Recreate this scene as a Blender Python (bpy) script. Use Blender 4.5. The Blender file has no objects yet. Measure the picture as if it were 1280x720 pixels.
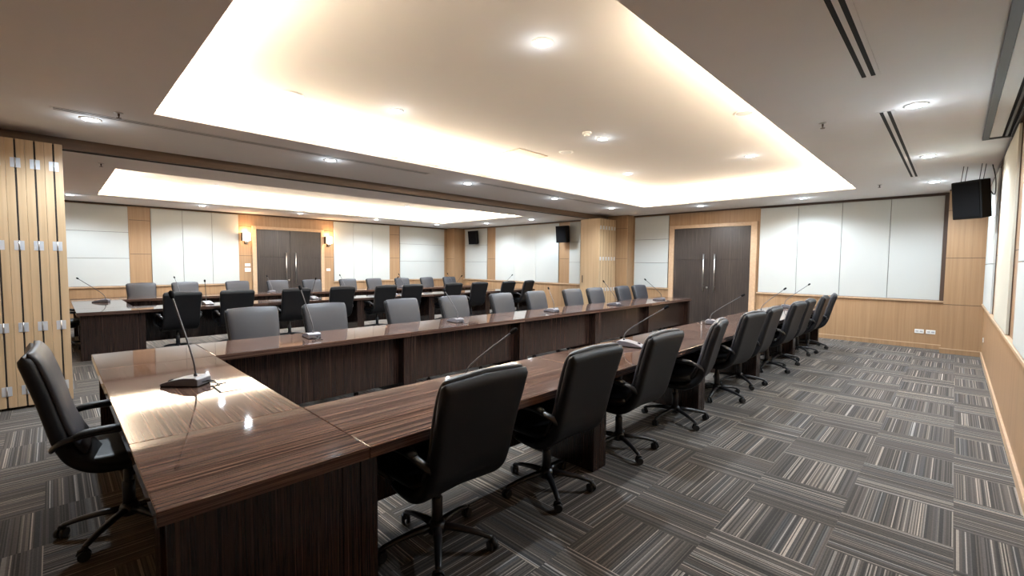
import bpy, bmesh, math, random
from mathutils import Vector, Matrix

random.seed(7)
S = bpy.context.scene
COL = S.collection
PI = math.pi
H = 2.882            # ceiling
HU = 3.2             # raised ceiling inside the coves
TZ = 0.75            # table top

# ------------------------------------------------------------------ materials
def nt(name):
    m = bpy.data.materials.new(name); m.use_nodes = True
    t = m.node_tree; b = t.nodes['Principled BSDF']
    return m, t, b

def plain(name, col, rough=0.5, metal=0.0, spec=0.5, noise=0.0, nscale=60, bump=0.0):
    m, t, b = nt(name)
    b.inputs['Base Color'].default_value = (*col, 1)
    b.inputs['Roughness'].default_value = rough
    b.inputs['Metallic'].default_value = metal
    b.inputs['Specular IOR Level'].default_value = spec
    tc = t.nodes.new('ShaderNodeTexCoord')
    n = t.nodes.new('ShaderNodeTexNoise'); n.inputs['Scale'].default_value = nscale; n.inputs['Detail'].default_value = 4
    t.links.new(tc.outputs['Object'], n.inputs['Vector'])
    mx = t.nodes.new('ShaderNodeMixRGB'); mx.blend_type = 'MULTIPLY'; mx.inputs['Fac'].default_value = noise
    mx.inputs['Color1'].default_value = (*col, 1)
    t.links.new(n.outputs['Color'], mx.inputs['Color2'])
    t.links.new(mx.outputs['Color'], b.inputs['Base Color'])
    if bump:
        bp = t.nodes.new('ShaderNodeBump'); bp.inputs['Strength'].default_value = bump; bp.inputs['Distance'].default_value = 0.002
        t.links.new(n.outputs['Fac'], bp.inputs['Height']); t.links.new(bp.outputs['Normal'], b.inputs['Normal'])
    return m

def emis(name, col, strength):
    m, t, b = nt(name)
    b.inputs['Base Color'].default_value = (*col, 1)
    b.inputs['Emission Color'].default_value = (*col, 1)
    b.inputs['Emission Strength'].default_value = strength
    return m

def ramp(t, stops, interp='LINEAR'):
    r = t.nodes.new('ShaderNodeValToRGB'); r.color_ramp.interpolation = interp
    e = r.color_ramp.elements
    while len(e) < len(stops): e.new(0.5)
    for i, (p, c) in enumerate(stops):
        e[i].position = p; e[i].color = (*c, 1)
    return r

def grain(name, stops, scale, rough, coat=0.0, world=True, rnd=True, fine=1.0, spec=0.5):
    """streaky wood: noise squeezed across the grain, long along it. scale = (sx, sy, sz)"""
    m, t, b = nt(name)
    tc = t.nodes.new('ShaderNodeTexCoord')
    mp = t.nodes.new('ShaderNodeMapping'); mp.inputs['Scale'].default_value = scale
    t.links.new(tc.outputs['Object'], mp.inputs['Vector'])
    if rnd:
        oi = t.nodes.new('ShaderNodeObjectInfo')
        ml = t.nodes.new('ShaderNodeMath'); ml.operation = 'MULTIPLY'; ml.inputs[1].default_value = 37.0
        cb = t.nodes.new('ShaderNodeCombineXYZ')
        t.links.new(oi.outputs['Random'], ml.inputs[0])
        for k in 'XYZ': t.links.new(ml.outputs[0], cb.inputs[k])
        t.links.new(cb.outputs[0], mp.inputs['Location'])
    n = t.nodes.new('ShaderNodeTexNoise'); n.inputs['Scale'].default_value = 1.0; n.inputs['Detail'].default_value = 3.0
    n.inputs['Roughness'].default_value = 0.65; n.inputs['Distortion'].default_value = 0.06
    t.links.new(mp.outputs['Vector'], n.inputs['Vector'])
    r = ramp(t, stops)
    t.links.new(n.outputs['Fac'], r.inputs['Fac']); t.links.new(r.outputs['Color'], b.inputs['Base Color'])
    b.inputs['Roughness'].default_value = rough
    b.inputs['Specular IOR Level'].default_value = spec
    b.inputs['Coat Weight'].default_value = coat; b.inputs['Coat Roughness'].default_value = 0.03
    return m

ZEB = [(0.28, (0.026, 0.014, 0.012)), (0.40, (0.085, 0.047, 0.036)), (0.45, (0.036, 0.019, 0.015)), (0.52, (0.160, 0.096, 0.072)), (0.57, (0.065, 0.036, 0.028)), (0.63, (0.205, 0.135, 0.104)), (0.72, (0.110, 0.066, 0.050))]
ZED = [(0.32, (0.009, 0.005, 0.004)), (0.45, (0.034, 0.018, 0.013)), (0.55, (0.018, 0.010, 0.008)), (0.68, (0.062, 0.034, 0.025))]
DOORC = [(0.30, (0.010, 0.007, 0.006)), (0.45, (0.040, 0.029, 0.024)), (0.55, (0.020, 0.014, 0.012)), (0.68, (0.072, 0.054, 0.044))]
WOOD = [(0.30, (0.275, 0.165, 0.085)), (0.50, (0.325, 0.198, 0.104)), (0.70, (0.360, 0.222, 0.120))]
WOODL = [(0.30, (0.44, 0.29, 0.175)), (0.70, (0.52, 0.36, 0.23))]
LEAF = [(0.30, (0.40, 0.275, 0.155)), (0.50, (0.45, 0.315, 0.185)), (0.70, (0.49, 0.345, 0.21))]
M = {}
M['top_x'] = grain('zebra_wood_along_x', ZEB, (0.4, 72, 72), 0.045)
M['top_y'] = grain('zebra_wood_along_y', ZEB, (72, 0.4, 72), 0.045)
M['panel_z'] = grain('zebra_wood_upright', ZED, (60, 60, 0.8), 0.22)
M['door'] = grain('door_veneer', DOORC, (52, 52, 0.7), 0.40)
M['wood'] = grain('oak_veneer', WOOD, (22, 22, 0.6), 0.42, rnd=False)
M['wood_pale'] = grain('pale_oak_trim', WOODL, (18, 18, 18), 0.45)
M['leaf'] = grain('partition_veneer', LEAF, (26, 26, 0.6), 0.40)
M['wood_dark'] = plain('dark_shadow_trim', (0.075, 0.040, 0.024), 0.5, noise=0.3)
M['beam'] = grain('beam_veneer', [(0.3, (0.125, 0.076, 0.044)), (0.7, (0.160, 0.098, 0.058))], (22, 0.6, 22), 0.45, rnd=False)
M['fabric_white'] = plain('white_fabric', (0.50, 0.52, 0.505), 0.85, spec=0.2, noise=0.12, nscale=350, bump=0.15)
M['fabric_cream'] = plain('cream_fabric', (0.53, 0.51, 0.43), 0.85, spec=0.2, noise=0.12, nscale=350, bump=0.15)
M['ceil'] = plain('ceiling_paint', (0.80, 0.79, 0.785), 0.8, spec=0.2, noise=0.05, nscale=6)
M['ceil_up'] = plain('ceiling_paint_dimmed', (0.70, 0.67, 0.63), 0.8, spec=0.2, noise=0.05, nscale=6)  # ceiling paint darkened and warmed to tone down the cove glow
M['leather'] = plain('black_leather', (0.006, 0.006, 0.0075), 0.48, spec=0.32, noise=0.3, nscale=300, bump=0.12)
M['leather_lit_front'] = plain('black_leather_lit', (0.034, 0.034, 0.041), 0.45, spec=0.45, noise=0.25, nscale=300, bump=0.12)  # black leather lightened: the light on the chair fronts is in the colour
M['plastic'] = plain('black_plastic', (0.013, 0.013, 0.015), 0.33, noise=0.2)
M['rubber'] = plain('caster_rubber', (0.010, 0.010, 0.011), 0.45, noise=0.2)
M['steel'] = plain('brushed_steel', (0.62, 0.60, 0.57), 0.30, 1.0, noise=0.1)
M['hinge'] = plain('hinge_plate', (0.55, 0.57, 0.60), 0.45, 0.35, noise=0.1)
M['mic'] = plain('grey_mic_plastic', (0.125, 0.125, 0.145), 0.38, noise=0.1)
M['mic_dark'] = plain('mic_foam', (0.007, 0.007, 0.008), 0.9, spec=0.1, noise=0.3)
M['stem'] = plain('gooseneck', (0.10, 0.095, 0.10), 0.38, 0.6, noise=0.1)
M['cable'] = plain('cable', (0.015, 0.013, 0.013), 0.45, noise=0.1)
M['speaker'] = plain('speaker_black', (0.007, 0.007, 0.007), 0.75, spec=0.2, noise=0.3, nscale=500)
M['white_plastic'] = plain('white_plastic', (0.78, 0.77, 0.74), 0.4, noise=0.05)
M['grey_metal'] = plain('painted_grille', (0.42, 0.42, 0.42), 0.45, noise=0.1)
M['grille_grey'] = plain('grey_aluminium', (0.115, 0.12, 0.125), 0.45, 0.3, noise=0.1)
M['slot'] = plain('slot_black', (0.008, 0.008, 0.008), 0.8, noise=0.1)
M['gap'] = plain('dark_gap', (0.016, 0.010, 0.007), 0.8, noise=0.1)
M['lamp_glow'] = emis('downlight_glow', (0.86, 0.93, 1.0), 30.0)
M['cove_glow'] = emis('cove_tube_glow', (1.0, 0.80, 0.52), 12.0)
M['shade_glow'] = emis('sconce_glow', (1.0, 0.80, 0.55), 3.0)

def carpet():
    m, t, b = nt('striped_carpet_tiles')
    L = t.links.new
    def math_(op, a, bb=None, c=None):
        n = t.nodes.new('ShaderNodeMath'); n.operation = op
        for i, v in enumerate((a, bb, c)):
            if v is None: continue
            if isinstance(v, (int, float)): n.inputs[i].default_value = v
            else: L(v, n.inputs[i])
        return n.outputs[0]
    tc = t.nodes.new('ShaderNodeTexCoord'); sp = t.nodes.new('ShaderNodeSeparateXYZ')
    L(tc.outputs['Object'], sp.inputs[0]); x, y = sp.outputs['X'], sp.outputs['Y']
    u = math_('DIVIDE', math_('SUBTRACT', x, 0.0616), 0.5)
    k = math_('FLOOR', u)
    v = math_('DIVIDE', math_('ADD', math_('SUBTRACT', y, 0.165), math_('MULTIPLY', k, 0.25)), 0.5)
    r = math_('FLOOR', v)
    odd = math_('FLOORED_MODULO', r, 2.0)                       # 0: stripes along y, 1: along x
    s = math_('ADD', math_('MULTIPLY', x, math_('SUBTRACT', 1.0, odd)), math_('MULTIPLY', y, odd))
    l_ = math_('ADD', math_('MULTIPLY', y, math_('SUBTRACT', 1.0, odd)), math_('MULTIPLY', x, odd))
    def wn(step, seed):
        q = math_('FLOOR', math_('DIVIDE', s, step))
        cb = t.nodes.new('ShaderNodeCombineXYZ')
        L(q, cb.inputs[0]); L(math_('ADD', math_('MULTIPLY', k, 7.3), seed), cb.inputs[1]); L(r, cb.inputs[2])
        w = t.nodes.new('ShaderNodeTexWhiteNoise'); w.noise_dimensions = '3D'; L(cb.outputs[0], w.inputs['Vector'])
        return w
    a = wn(0.0060, 0.0); c = wn(0.024, 5.0)
    base = ramp(t, [(0.0, (0.078, 0.072, 0.067)), (0.35, (0.096, 0.087, 0.081)), (0.6, (0.084, 0.080, 0.078)), (0.8, (0.100, 0.090, 0.082)), (0.92, (0.084, 0.085, 0.087))], 'CONSTANT')
    L(c.outputs['Value'], base.inputs['Fac'])
    thin = ramp(t, [(0.0, (0.50, 0.50, 0.50)), (0.28, (0.82, 0.80, 0.78)), (0.60, (1.15, 1.10, 1.05)), (0.81, (2.4, 2.3, 2.12)), (0.88, (1.5, 1.42, 1.30)), (0.945, (3.5, 3.35, 3.1))], 'CONSTANT')
    L(a.outputs['Value'], thin.inputs['Fac'])
    mx = t.nodes.new('ShaderNodeMixRGB'); mx.blend_type = 'MULTIPLY'; mx.inputs['Fac'].default_value = 1.0
    L(base.outputs['Color'], mx.inputs['Color1']); L(thin.outputs['Color'], mx.inputs['Color2'])
    # loop-pile mottling along each thread
    n = t.nodes.new('ShaderNodeTexNoise'); n.inputs['Scale'].default_value = 90.0; n.inputs['Detail'].default_value = 2
    L(tc.outputs['Object'], n.inputs['Vector'])
    mm = t.nodes.new('ShaderNodeMixRGB'); mm.blend_type = 'OVERLAY'; mm.inputs['Fac'].default_value = 0.35
    L(mx.outputs['Color'], mm.inputs['Color1']); L(n.outputs['Fac'], mm.inputs['Color2'])
    L(mm.outputs['Color'], b.inputs['Base Color'])
    b.inputs['Roughness'].default_value = 0.95; b.inputs['Specular IOR Level'].default_value = 0.1
    b.inputs['Sheen Weight'].default_value = 0.12; b.inputs['Sheen Roughness'].default_value = 0.45; b.inputs['Sheen Tint'].default_value = (1.0, 0.93, 0.86, 1)
    bp = t.nodes.new('ShaderNodeBump'); bp.inputs['Strength'].default_value = 0.3; bp.inputs['Distance'].default_value = 0.003
    L(n.outputs['Fac'], bp.inputs['Height']); L(bp.outputs['Normal'], b.inputs['Normal'])
    return m
M['carpet'] = carpet()

# ------------------------------------------------------------------ mesh helpers
def box(bm, x0, x1, y0, y1, z0, z1, bev=0.0, mat=0):
    if x0 > x1: x0, x1 = x1, x0
    if y0 > y1: y0, y1 = y1, y0
    if z0 > z1: z0, z1 = z1, z0
    v = [bm.verts.new(p) for p in ((x0,y0,z0),(x1,y0,z0),(x1,y1,z0),(x0,y1,z0),(x0,y0,z1),(x1,y0,z1),(x1,y1,z1),(x0,y1,z1))]
    fs = [bm.faces.new([v[i] for i in q]) for q in ((0,3,2,1),(4,5,6,7),(0,1,5,4),(1,2,6,5),(2,3,7,6),(3,0,4,7))]
    for f in fs: f.material_index = mat
    if bev:
        es = list({e for f in fs for e in f.edges})
        bmesh.ops.bevel(bm, geom=es, offset=bev, segments=2, profile=0.5, affect='EDGES')
    return fs

def cyl(bm, p0, p1, r0, r1=None, n=16, mat=0):
    r1 = r0 if r1 is None else r1
    p0, p1 = Vector(p0), Vector(p1); d = (p1 - p0).normalized()
    a = d.orthogonal().normalized(); b = d.cross(a)
    A = [bm.verts.new(p0 + (a*math.cos(2*PI*i/n) + b*math.sin(2*PI*i/n))*r0) for i in range(n)]
    B = [bm.verts.new(p1 + (a*math.cos(2*PI*i/n) + b*math.sin(2*PI*i/n))*r1) for i in range(n)]
    for i in range(n):
        f = bm.faces.new((A[i], A[(i+1)%n], B[(i+1)%n], B[i])); f.smooth = True; f.material_index = mat
    for f in (bm.faces.new(A[::-1]), bm.faces.new(B)): f.material_index = mat

def tube(bm, pts, r, n=10, flat=1.0, mat=0):
    """swept tube along pts; r number or list; flat squeezes the section along its second axis"""
    pts = [Vector(p) for p in pts]; k = len(pts)
    rs = r if isinstance(r, (list, tuple)) else [r]*k
    rings = []; prev = None
    for i, p in enumerate(pts):
        d = (pts[min(i+1, k-1)] - pts[max(i-1, 0)]).normalized()
        if prev is None:
            a = Vector((0, 1, 0)) if abs(d.y) < 0.9 else Vector((1, 0, 0))
            a = (a - d*a.dot(d)).normalized()
        else:
            a = (prev - d*prev.dot(d)).normalized()
        prev = a; b = d.cross(a)
        rings.append([bm.verts.new(p + (a*math.cos(2*PI*j/n) + b*math.sin(2*PI*j/n)*flat)*rs[i]) for j in range(n)])
    for i in range(k-1):
        for j in range(n):
            f = bm.faces.new((rings[i][j], rings[i][(j+1)%n], rings[i+1][(j+1)%n], rings[i+1][j])); f.smooth = True; f.material_index = mat
    for f in (bm.faces.new(rings[0][::-1]), bm.faces.new(rings[-1])): f.material_index = mat

def smooth_path(pts, per=6):
    out = []
    P = [Vector(p) for p in pts]
    for i in range(len(P)-1):
        p0 = P[i-1] if i else P[0]*2 - P[1]; p1 = P[i]; p2 = P[i+1]; p3 = P[i+2] if i+2 < len(P) else P[-1]*2 - P[-2]
        for j in range(per):
            t = j/per
            out.append(0.5*((2*p1) + (p2-p0)*t + (2*p0 - 5*p1 + 4*p2 - p3)*t*t + (3*p1 - p0 - 3*p2 + p3)*t**3))
    out.append(P[-1]); return out

def pad(bm, path, widths, thick, wrap=0.0, n=28, ex=0.32, cap=3):
    """upholstered slab swept along a path of (x, z): rounded section width x thickness, edges wrapped to the path's left side"""
    k = len(path); rings = []
    L = [0.0]
    for i in range(1, k): L.append(L[-1] + (path[i]-path[i-1]).length)
    tot = L[-1]
    for i in range(k):
        d = (path[min(i+1, k-1)] - path[max(i-1, 0)]).normalized()
        nx, nz = d.y, -d.x                         # normal
        s = L[i]/tot
        def lerp(lst):
            q = s*(len(lst)-1); a = min(int(q), len(lst)-2); return lst[a] + (lst[a+1]-lst[a])*(q-a)
        w, th = lerp(widths)/2, lerp(thick)/2
        e = min(L[i], tot - L[i]); rr = lerp(thick)*0.55
        if e < rr:
            q = math.sqrt(max(0.0, 1 - (1 - e/rr)**2)); th *= max(q, 0.12); w -= (1-q)*0.010
        ring = []
        for j in range(n):
            a = 2*PI*j/n; c, sn = math.cos(a), math.sin(a)
            y = w*math.copysign(abs(c)**(ex*0.55), c); o = th*math.copysign(abs(sn)**0.75, sn)
            # soften the section towards its edges
            o += wrap*(abs(y)/w)**2.2
            ring.append(bm.verts.new((path[i].x + nx*o, y, path[i].y + nz*o)))
        rings.append(ring)
    for i in range(k-1):
        for j in range(n):
            f = bm.faces.new((rings[i][j], rings[i][(j+1)%n], rings[i+1][(j+1)%n], rings[i+1][j])); f.smooth = True
    for f in (bm.faces.new(rings[0][::-1]), bm.faces.new(rings[-1])): f.smooth = True
    bmesh.ops.recalc_face_normals(bm, faces=bm.faces)

def lathe(bm, prof, n=24, mat=0, center=(0, 0)):
    rings = []
    for r, z in prof:
        rings.append([bm.verts.new((center[0] + r*math.cos(2*PI*i/n), center[1] + r*math.sin(2*PI*i/n), z)) for i in range(n)])
    for a, b in zip(rings, rings[1:]):
        for i in range(n):
            f = bm.faces.new((a[i], a[(i+1)%n], b[(i+1)%n], b[i])); f.smooth = True; f.material_index = mat
    bm.faces.new(rings[0][::-1]).material_index = mat; bm.faces.new(rings[-1]).material_index = mat

NB = bmesh.new
def obj(name, bm, mats, parent=None, recalc=False):
    if recalc: bmesh.ops.recalc_face_normals(bm, faces=bm.faces)
    me = bpy.data.meshes.new(name); bm.to_mesh(me); bm.free()
    for m in (mats if isinstance(mats, (list, tuple)) else [mats]): me.materials.append(M[m])
    o = bpy.data.objects.new(name, me); COL.objects.link(o)
    if parent: o.parent = parent
    return o

def tag(o, label, cat, group=None):
    o['label'] = label; o['category'] = cat
    if group: o['group'] = group
    return o

def thing(name, label, cat, loc=(0, 0, 0), rz=0.0, group=None):
    o = bpy.data.objects.new(name, None); COL.objects.link(o); o.empty_display_size = 0.1
    o.location = loc; o.rotation_euler = (0, 0, rz)
    return tag(o, label, cat, group)

def dup(root, loc, rz, label, group=None):
    r = root.copy(); COL.objects.link(r); r.location = loc; r.rotation_euler = (0, 0, rz); r['label'] = label
    if group: r['group'] = group
    for ch in root.children:
        c = ch.copy(); COL.objects.link(c); c.parent = r
        for g in ch.children:
            d = g.copy(); COL.objects.link(d); d.parent = c
    return r

def struct(name, bm, mats, label=None, parent=None, recalc=False):
    o = obj(name, bm, mats, parent, recalc)
    if not parent: o['kind'] = 'structure'
    if label: o['label'] = label
    return o

def simple(name, label, cat, bm, mat, group=None):
    return tag(obj(name, bm, mat), label, cat, group)

# ------------------------------------------------------------------ room shell
XR, XL, YF, YN = 0.385, -14.40, 11.45, -1.05
XB = -7.08                                     # camera-side face of the beam between the two rooms
b = NB(); box(b, XL-0.2, XR+0.2, YN-0.2, YF+0.2, -0.1, 0.0); struct('floor', b, 'carpet')

def ceiling(name, x0, x1, cx0, cx1, cy0, cy1, mats=('ceil', 'ceil_up')):
    b = NB(); t = 0.045
    box(b, x0, x1, YN-0.2, cy0, H, H+t); box(b, x0, x1, cy1, YF+0.2, H, H+t)
    box(b, x0, cx0, cy0, cy1, H, H+t); box(b, cx1, x1, cy0, cy1, H, H+t)
    g = 0.24                                   # ledge that hides the cove tubes
    X0, X1, Y0, Y1 = cx0-g, cx1+g, cy0-g, cy1+g
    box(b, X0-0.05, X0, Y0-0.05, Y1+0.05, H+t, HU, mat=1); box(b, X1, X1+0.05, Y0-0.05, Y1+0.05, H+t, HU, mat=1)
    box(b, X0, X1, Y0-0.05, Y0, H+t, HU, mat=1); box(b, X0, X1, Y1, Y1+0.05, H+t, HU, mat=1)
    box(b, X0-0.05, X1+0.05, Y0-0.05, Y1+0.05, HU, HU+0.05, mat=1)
    return struct(name, b, list(mats))

C1 = (-5.32, -1.29, 0.70, 9.86)
C2 = (-12.66, -8.90, 0.70, 9.50)
ceiling('ceiling', -7.15, XR+0.2, *C1)
ceiling('ceiling.001', XL-0.2, -7.15, *C2)

WARM = (1.0, 0.88, 0.73)
def cove_lights(c, where, power, right_gap=0.0):
    x0, x1, y0, y1 = c; z = H+0.075; o = 0.13
    runs = [('left', (x0-o, y0, x0-o, y1)), ('right', (x1+o, y0 + right_gap, x1+o, y1)), ('near', (x0, y0-o, x1, y0-o)), ('far', (x0, y1+o, x1, y1+o))]
    for s, (a, bb, cc, d) in runs:
        b = NB(); cyl(b, (a, bb, z), (cc, d, z), 0.013, n=10)
        simple('cove_tube', f'warm fluorescent tube hidden behind the {s} ledge of the {where} ceiling recess', 'light tube', b, 'cove_glow', f'cove tubes of the {where} recess')
        L = bpy.data.lights.new('cove_light', 'AREA'); L.shape = 'RECTANGLE'
        ln = math.hypot(cc-a, d-bb); L.size = ln; L.size_y = 0.05; L.energy = power*ln; L.color = WARM
        lo = bpy.data.objects.new('cove_light', L); COL.objects.link(lo)
        lo.location = ((a+cc)/2, (bb+d)/2, z+0.022)
        inward = {'left': Vector((1,0,0)), 'right': Vector((-1,0,0)), 'near': Vector((0,1,0)), 'far': Vector((0,-1,0))}[s]
        zax = -(Vector((0,0,1))*0.92 + inward*0.39).normalized()      # light shines along -Z
        xax = Vector((cc-a, d-bb, 0)).normalized(); yax = zax.cross(xax).normalized()
        lo.matrix_world = Matrix.Translation(lo.location) @ Matrix((xax, yax, zax)).transposed().to_4x4()
cove_lights(C1, 'nearer', 7.4, 2.1)
cove_lights(C2, 'further', 8.2)

# walls (oak veneer all round, fabric panels stand proud of them)
def wall(name, x0, x1, y0, y1, z1=H+0.06):
    b = NB(); box(b, x0, x1, y0, y1, -0.05, z1); return struct(name, b, 'wood')
wall('wall_far', XL, XR, YF, YF+0.15)
wall('wall_right', XR, XR+0.15, YN-0.15, YF+0.15)
wall('wall_left', XL-0.15, XL, YN-0.15, YF+0.15)
wall('wall_near', XL, XR, YN-0.15, YN)
b = NB(); box(b, -0.12, XR, 11.05, YF, 0, H)
for z in (0.87, 1.69, 2.52): box(b, -0.121, XR, 11.048, 11.06, z-0.004, z+0.004, mat=1)
struct('wall_pier_right', b, ['wood', 'wood_dark'])
b = NB(); box(b, -7.30, -6.46, 11.10, YF, 0, H)
for z in (1.69, 2.52): box(b, -7.3, -6.459, 11.098, 11.11, z-0.004, z+0.004, mat=1)
struct('wall_pier_middle', b, ['wood', 'wood_dark'])
b = NB(); box(b, XL, -13.92, 10.96, YF, 0, H)
for z in (1.69,): box(b, XL, -13.919, 10.958, 10.97, z-0.004, z+0.004, mat=1)
struct('wall_pier_corner', b, ['wood', 'wood_dark'])
# beam with the track of the folding partition
b = NB(); box(b, XB-0.16, XB, YN, 11.10, 2.765, H); box(b, XB-0.11, XB-0.05, YN, 11.10, 2.758, 2.7655, mat=1)
struct('beam', b, ['beam', 'slot'])

# skirting, capping rails, shadow trims
b = NB(); box(b, -3.17, -0.12, YF-0.014, YF, 0, 0.085); box(b, -3.17, -0.12, YF-0.018, YF, 0.078, 0.092, mat=1)
box(b, -6.46, -5.50, YF-0.014, YF, 0, 0.085); box(b, -6.46, -5.50, YF-0.018, YF, 0.078, 0.092, mat=1)
box(b, -0.134, XR, 11.036, 11.05, 0, 0.085); box(b, -0.138, XR, 11.032, 11.05, 0.078, 0.092, mat=1)
box(b, XL, -7.3, YF-0.014, YF, 0, 0.085)
struct('baseboard_far', b, ['wood', 'wood_pale'])
b = NB(); box(b, XR-0.014, XR, YN, 11.05, 0, 0.085, mat=0); box(b, XR-0.018, XR, YN, 11.05, 0.078, 0.092, mat=0); struct('baseboard_right', b, 'wood_pale')
b = NB(); box(b, XL, XL+0.014, YN, 4.05, 0, 0.085); box(b, XL, XL+0.014, 6.06, 10.96, 0, 0.085); struct('baseboard_left', b, 'wood_pale')
n_trim = [0]
def trim(bm, mats):
    n_trim[0] += 1; return struct(f'trim_{n_trim[0]}', bm, mats)
RZ0, RZ1 = 0.878, 0.912
b = NB(); box(b, -3.27, -0.12, YF-0.035, YF, RZ0, RZ1, 0.004); trim(b, 'wood_pale')
b = NB(); box(b, -6.46, -5.42, YF-0.035, YF, RZ0, RZ1, 0.004); trim(b, 'wood_pale')
b = NB(); box(b, XR-0.035, XR, YN, 11.05, RZ0, RZ1, 0.004); trim(b, 'wood_pale')
b = NB(); box(b, XL, XL+0.035, YN, 3.70, RZ0, RZ1, 0.004); trim(b, 'wood_pale')
b = NB(); box(b, XL, XL+0.035, 6.39, 10.96, RZ0, RZ1, 0.004); trim(b, 'wood_pale')
b = NB(); box(b, -13.92, -7.30, YF-0.035, YF, RZ0, RZ1, 0.004); trim(b, 'wood_pale')
# dark shadow line under the ceiling
b = NB()
box(b, -6.46, -0.12, YF-0.02, YF, H-0.03, H); box(b, -0.12, XR, 11.03, 11.05, H-0.02, H)
box(b, XR-0.02, XR, YN, 11.05, H-0.03, H); box(b, XL, XL+0.02, YN, 10.96, H-0.03, H); box(b, XL, -7.3, YF-0.02, YF, H-0.03, H)
trim(b, 'wood_dark')
# dark frame of the wide fabric panel beside the door
b = NB(); box(b, -3.24, -0.12, YF-0.04, YF, 2.835, H-0.03); box(b, -0.175, -0.12, YF-0.04, YF, 0.91, 2.835); trim(b, 'wood_dark')
# grooves in the oak strips between the panels
b = NB()
def groove_l(y0, y1, z): box(b, XL, XL+0.002, y0, y1, z-0.005, z+0.005)
for y0, y1 in ((1.34, 1.74), (3.70, 4.05), (6.06, 6.38), (8.44, 8.82)):
    groove_l(y0, y1, 2.52); groove_l(y0, y1, 1.69)
for x0, x1 in ((-12.5, -12.1), (-9.08, -8.72), (-8.2, -7.3)):
    box(b, x0, x1, YF-0.002, YF, 1.685, 1.695)
for y0, y1 in ((7.93, 8.66), (5.44, 6.08)):
    box(b, XR-0.002, XR, y0, y1, 1.685, 1.695)
trim(b, 'wood_dark')

# fabric wall panels -------------------------------------------------------------
def fabric(label, axis, at, a0, a1, z0=0.915, z1=2.835, cols=None, rows=None, mat='fabric_white', proud=0.028, group='fabric panels on the walls'):
    """panel on a wall, cut by fine joints at cols (along the wall) and rows (heights)"""
    root = thing('fabric_wall_panel', label, 'wall panel', {'far': ((a0+a1)/2, at, z0), 'left': (at, (a0+a1)/2, z0), 'right': (at, (a0+a1)/2, z0)}[axis], 0, group)
    ce = [a0] + list(cols or []) + [a1]; re = [z0] + list(rows or []) + [z1]; g = 0.0035; mid = (a0+a1)/2
    for i in range(len(ce)-1):
        for j in range(len(re)-1):
            p0, p1 = ce[i]+g-mid, ce[i+1]-g-mid; q0, q1 = re[j]+g-z0, re[j+1]-g-z0
            b = NB()
            if axis == 'far': box(b, p0, p1, -proud, -0.001, q0, q1, 0.004)
            elif axis == 'left': box(b, 0.001, proud, p0, p1, q0, q1, 0.004)
            else: box(b, -proud, -0.001, p0, p1, q0, q1, 0.004)
            obj('upholstered_board', b, mat, root)
    b = NB()
    if axis == 'far': box(b, a0-mid, a1-mid, -0.008, -0.0005, 0, z1-z0)
    elif axis == 'left': box(b, 0.0005, 0.008, a0-mid, a1-mid, 0, z1-z0)
    else: box(b, -0.008, -0.0005, a0-mid, a1-mid, 0, z1-z0)
    obj('backing_board', b, 'wood_dark', root)
R3 = [1.58, 2.21]
fabric('white three-tier fabric panel left of the double door on the far wall', 'far', YF, -6.42, -5.43, rows=R3)
fabric('widest white fabric panel, four boards side by side, right of the far double door', 'far', YF, -3.235, -0.178, cols=[-2.48, -1.70, -0.93])
fabric('white fabric panel in three tiers beside the folded partition, left end of back wall', 'left', XL, -0.60, 1.32, rows=R3)
fabric('white fabric panel left of the wall lamps in the second room', 'left', XL, 1.75, 3.685, cols=[2.40, 3.05])
fabric('white fabric panel right of the wall lamps in the second room', 'left', XL, 6.40, 8.42, cols=[7.07, 7.75])
fabric('white three-tier fabric panel at the right end of the second room back wall', 'left', XL, 8.84, 10.83, rows=R3)
fabric('narrow white three-tier fabric panel behind the small corner loudspeaker', 'far', YF, -13.82, -12.54, rows=R3)
fabric('plain white fabric panel between the two small loudspeakers', 'far', YF, -12.08, -9.12, cols=[-11.1, -10.1])
fabric('narrow white fabric strip beside the far folded partition', 'far', YF, -8.69, -8.27, rows=R3)
fabric('white fabric panel on the right wall, behind the large loudspeaker', 'right', XR, 8.70, 10.85, rows=R3)
fabric('cream fabric panel in the middle of the right wall', 'right', XR, 6.12, 7.90, mat='fabric_cream')
fabric('white fabric panel on the right wall, nearest the camera', 'right', XR, 3.2, 5.40, rows=R3)

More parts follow.
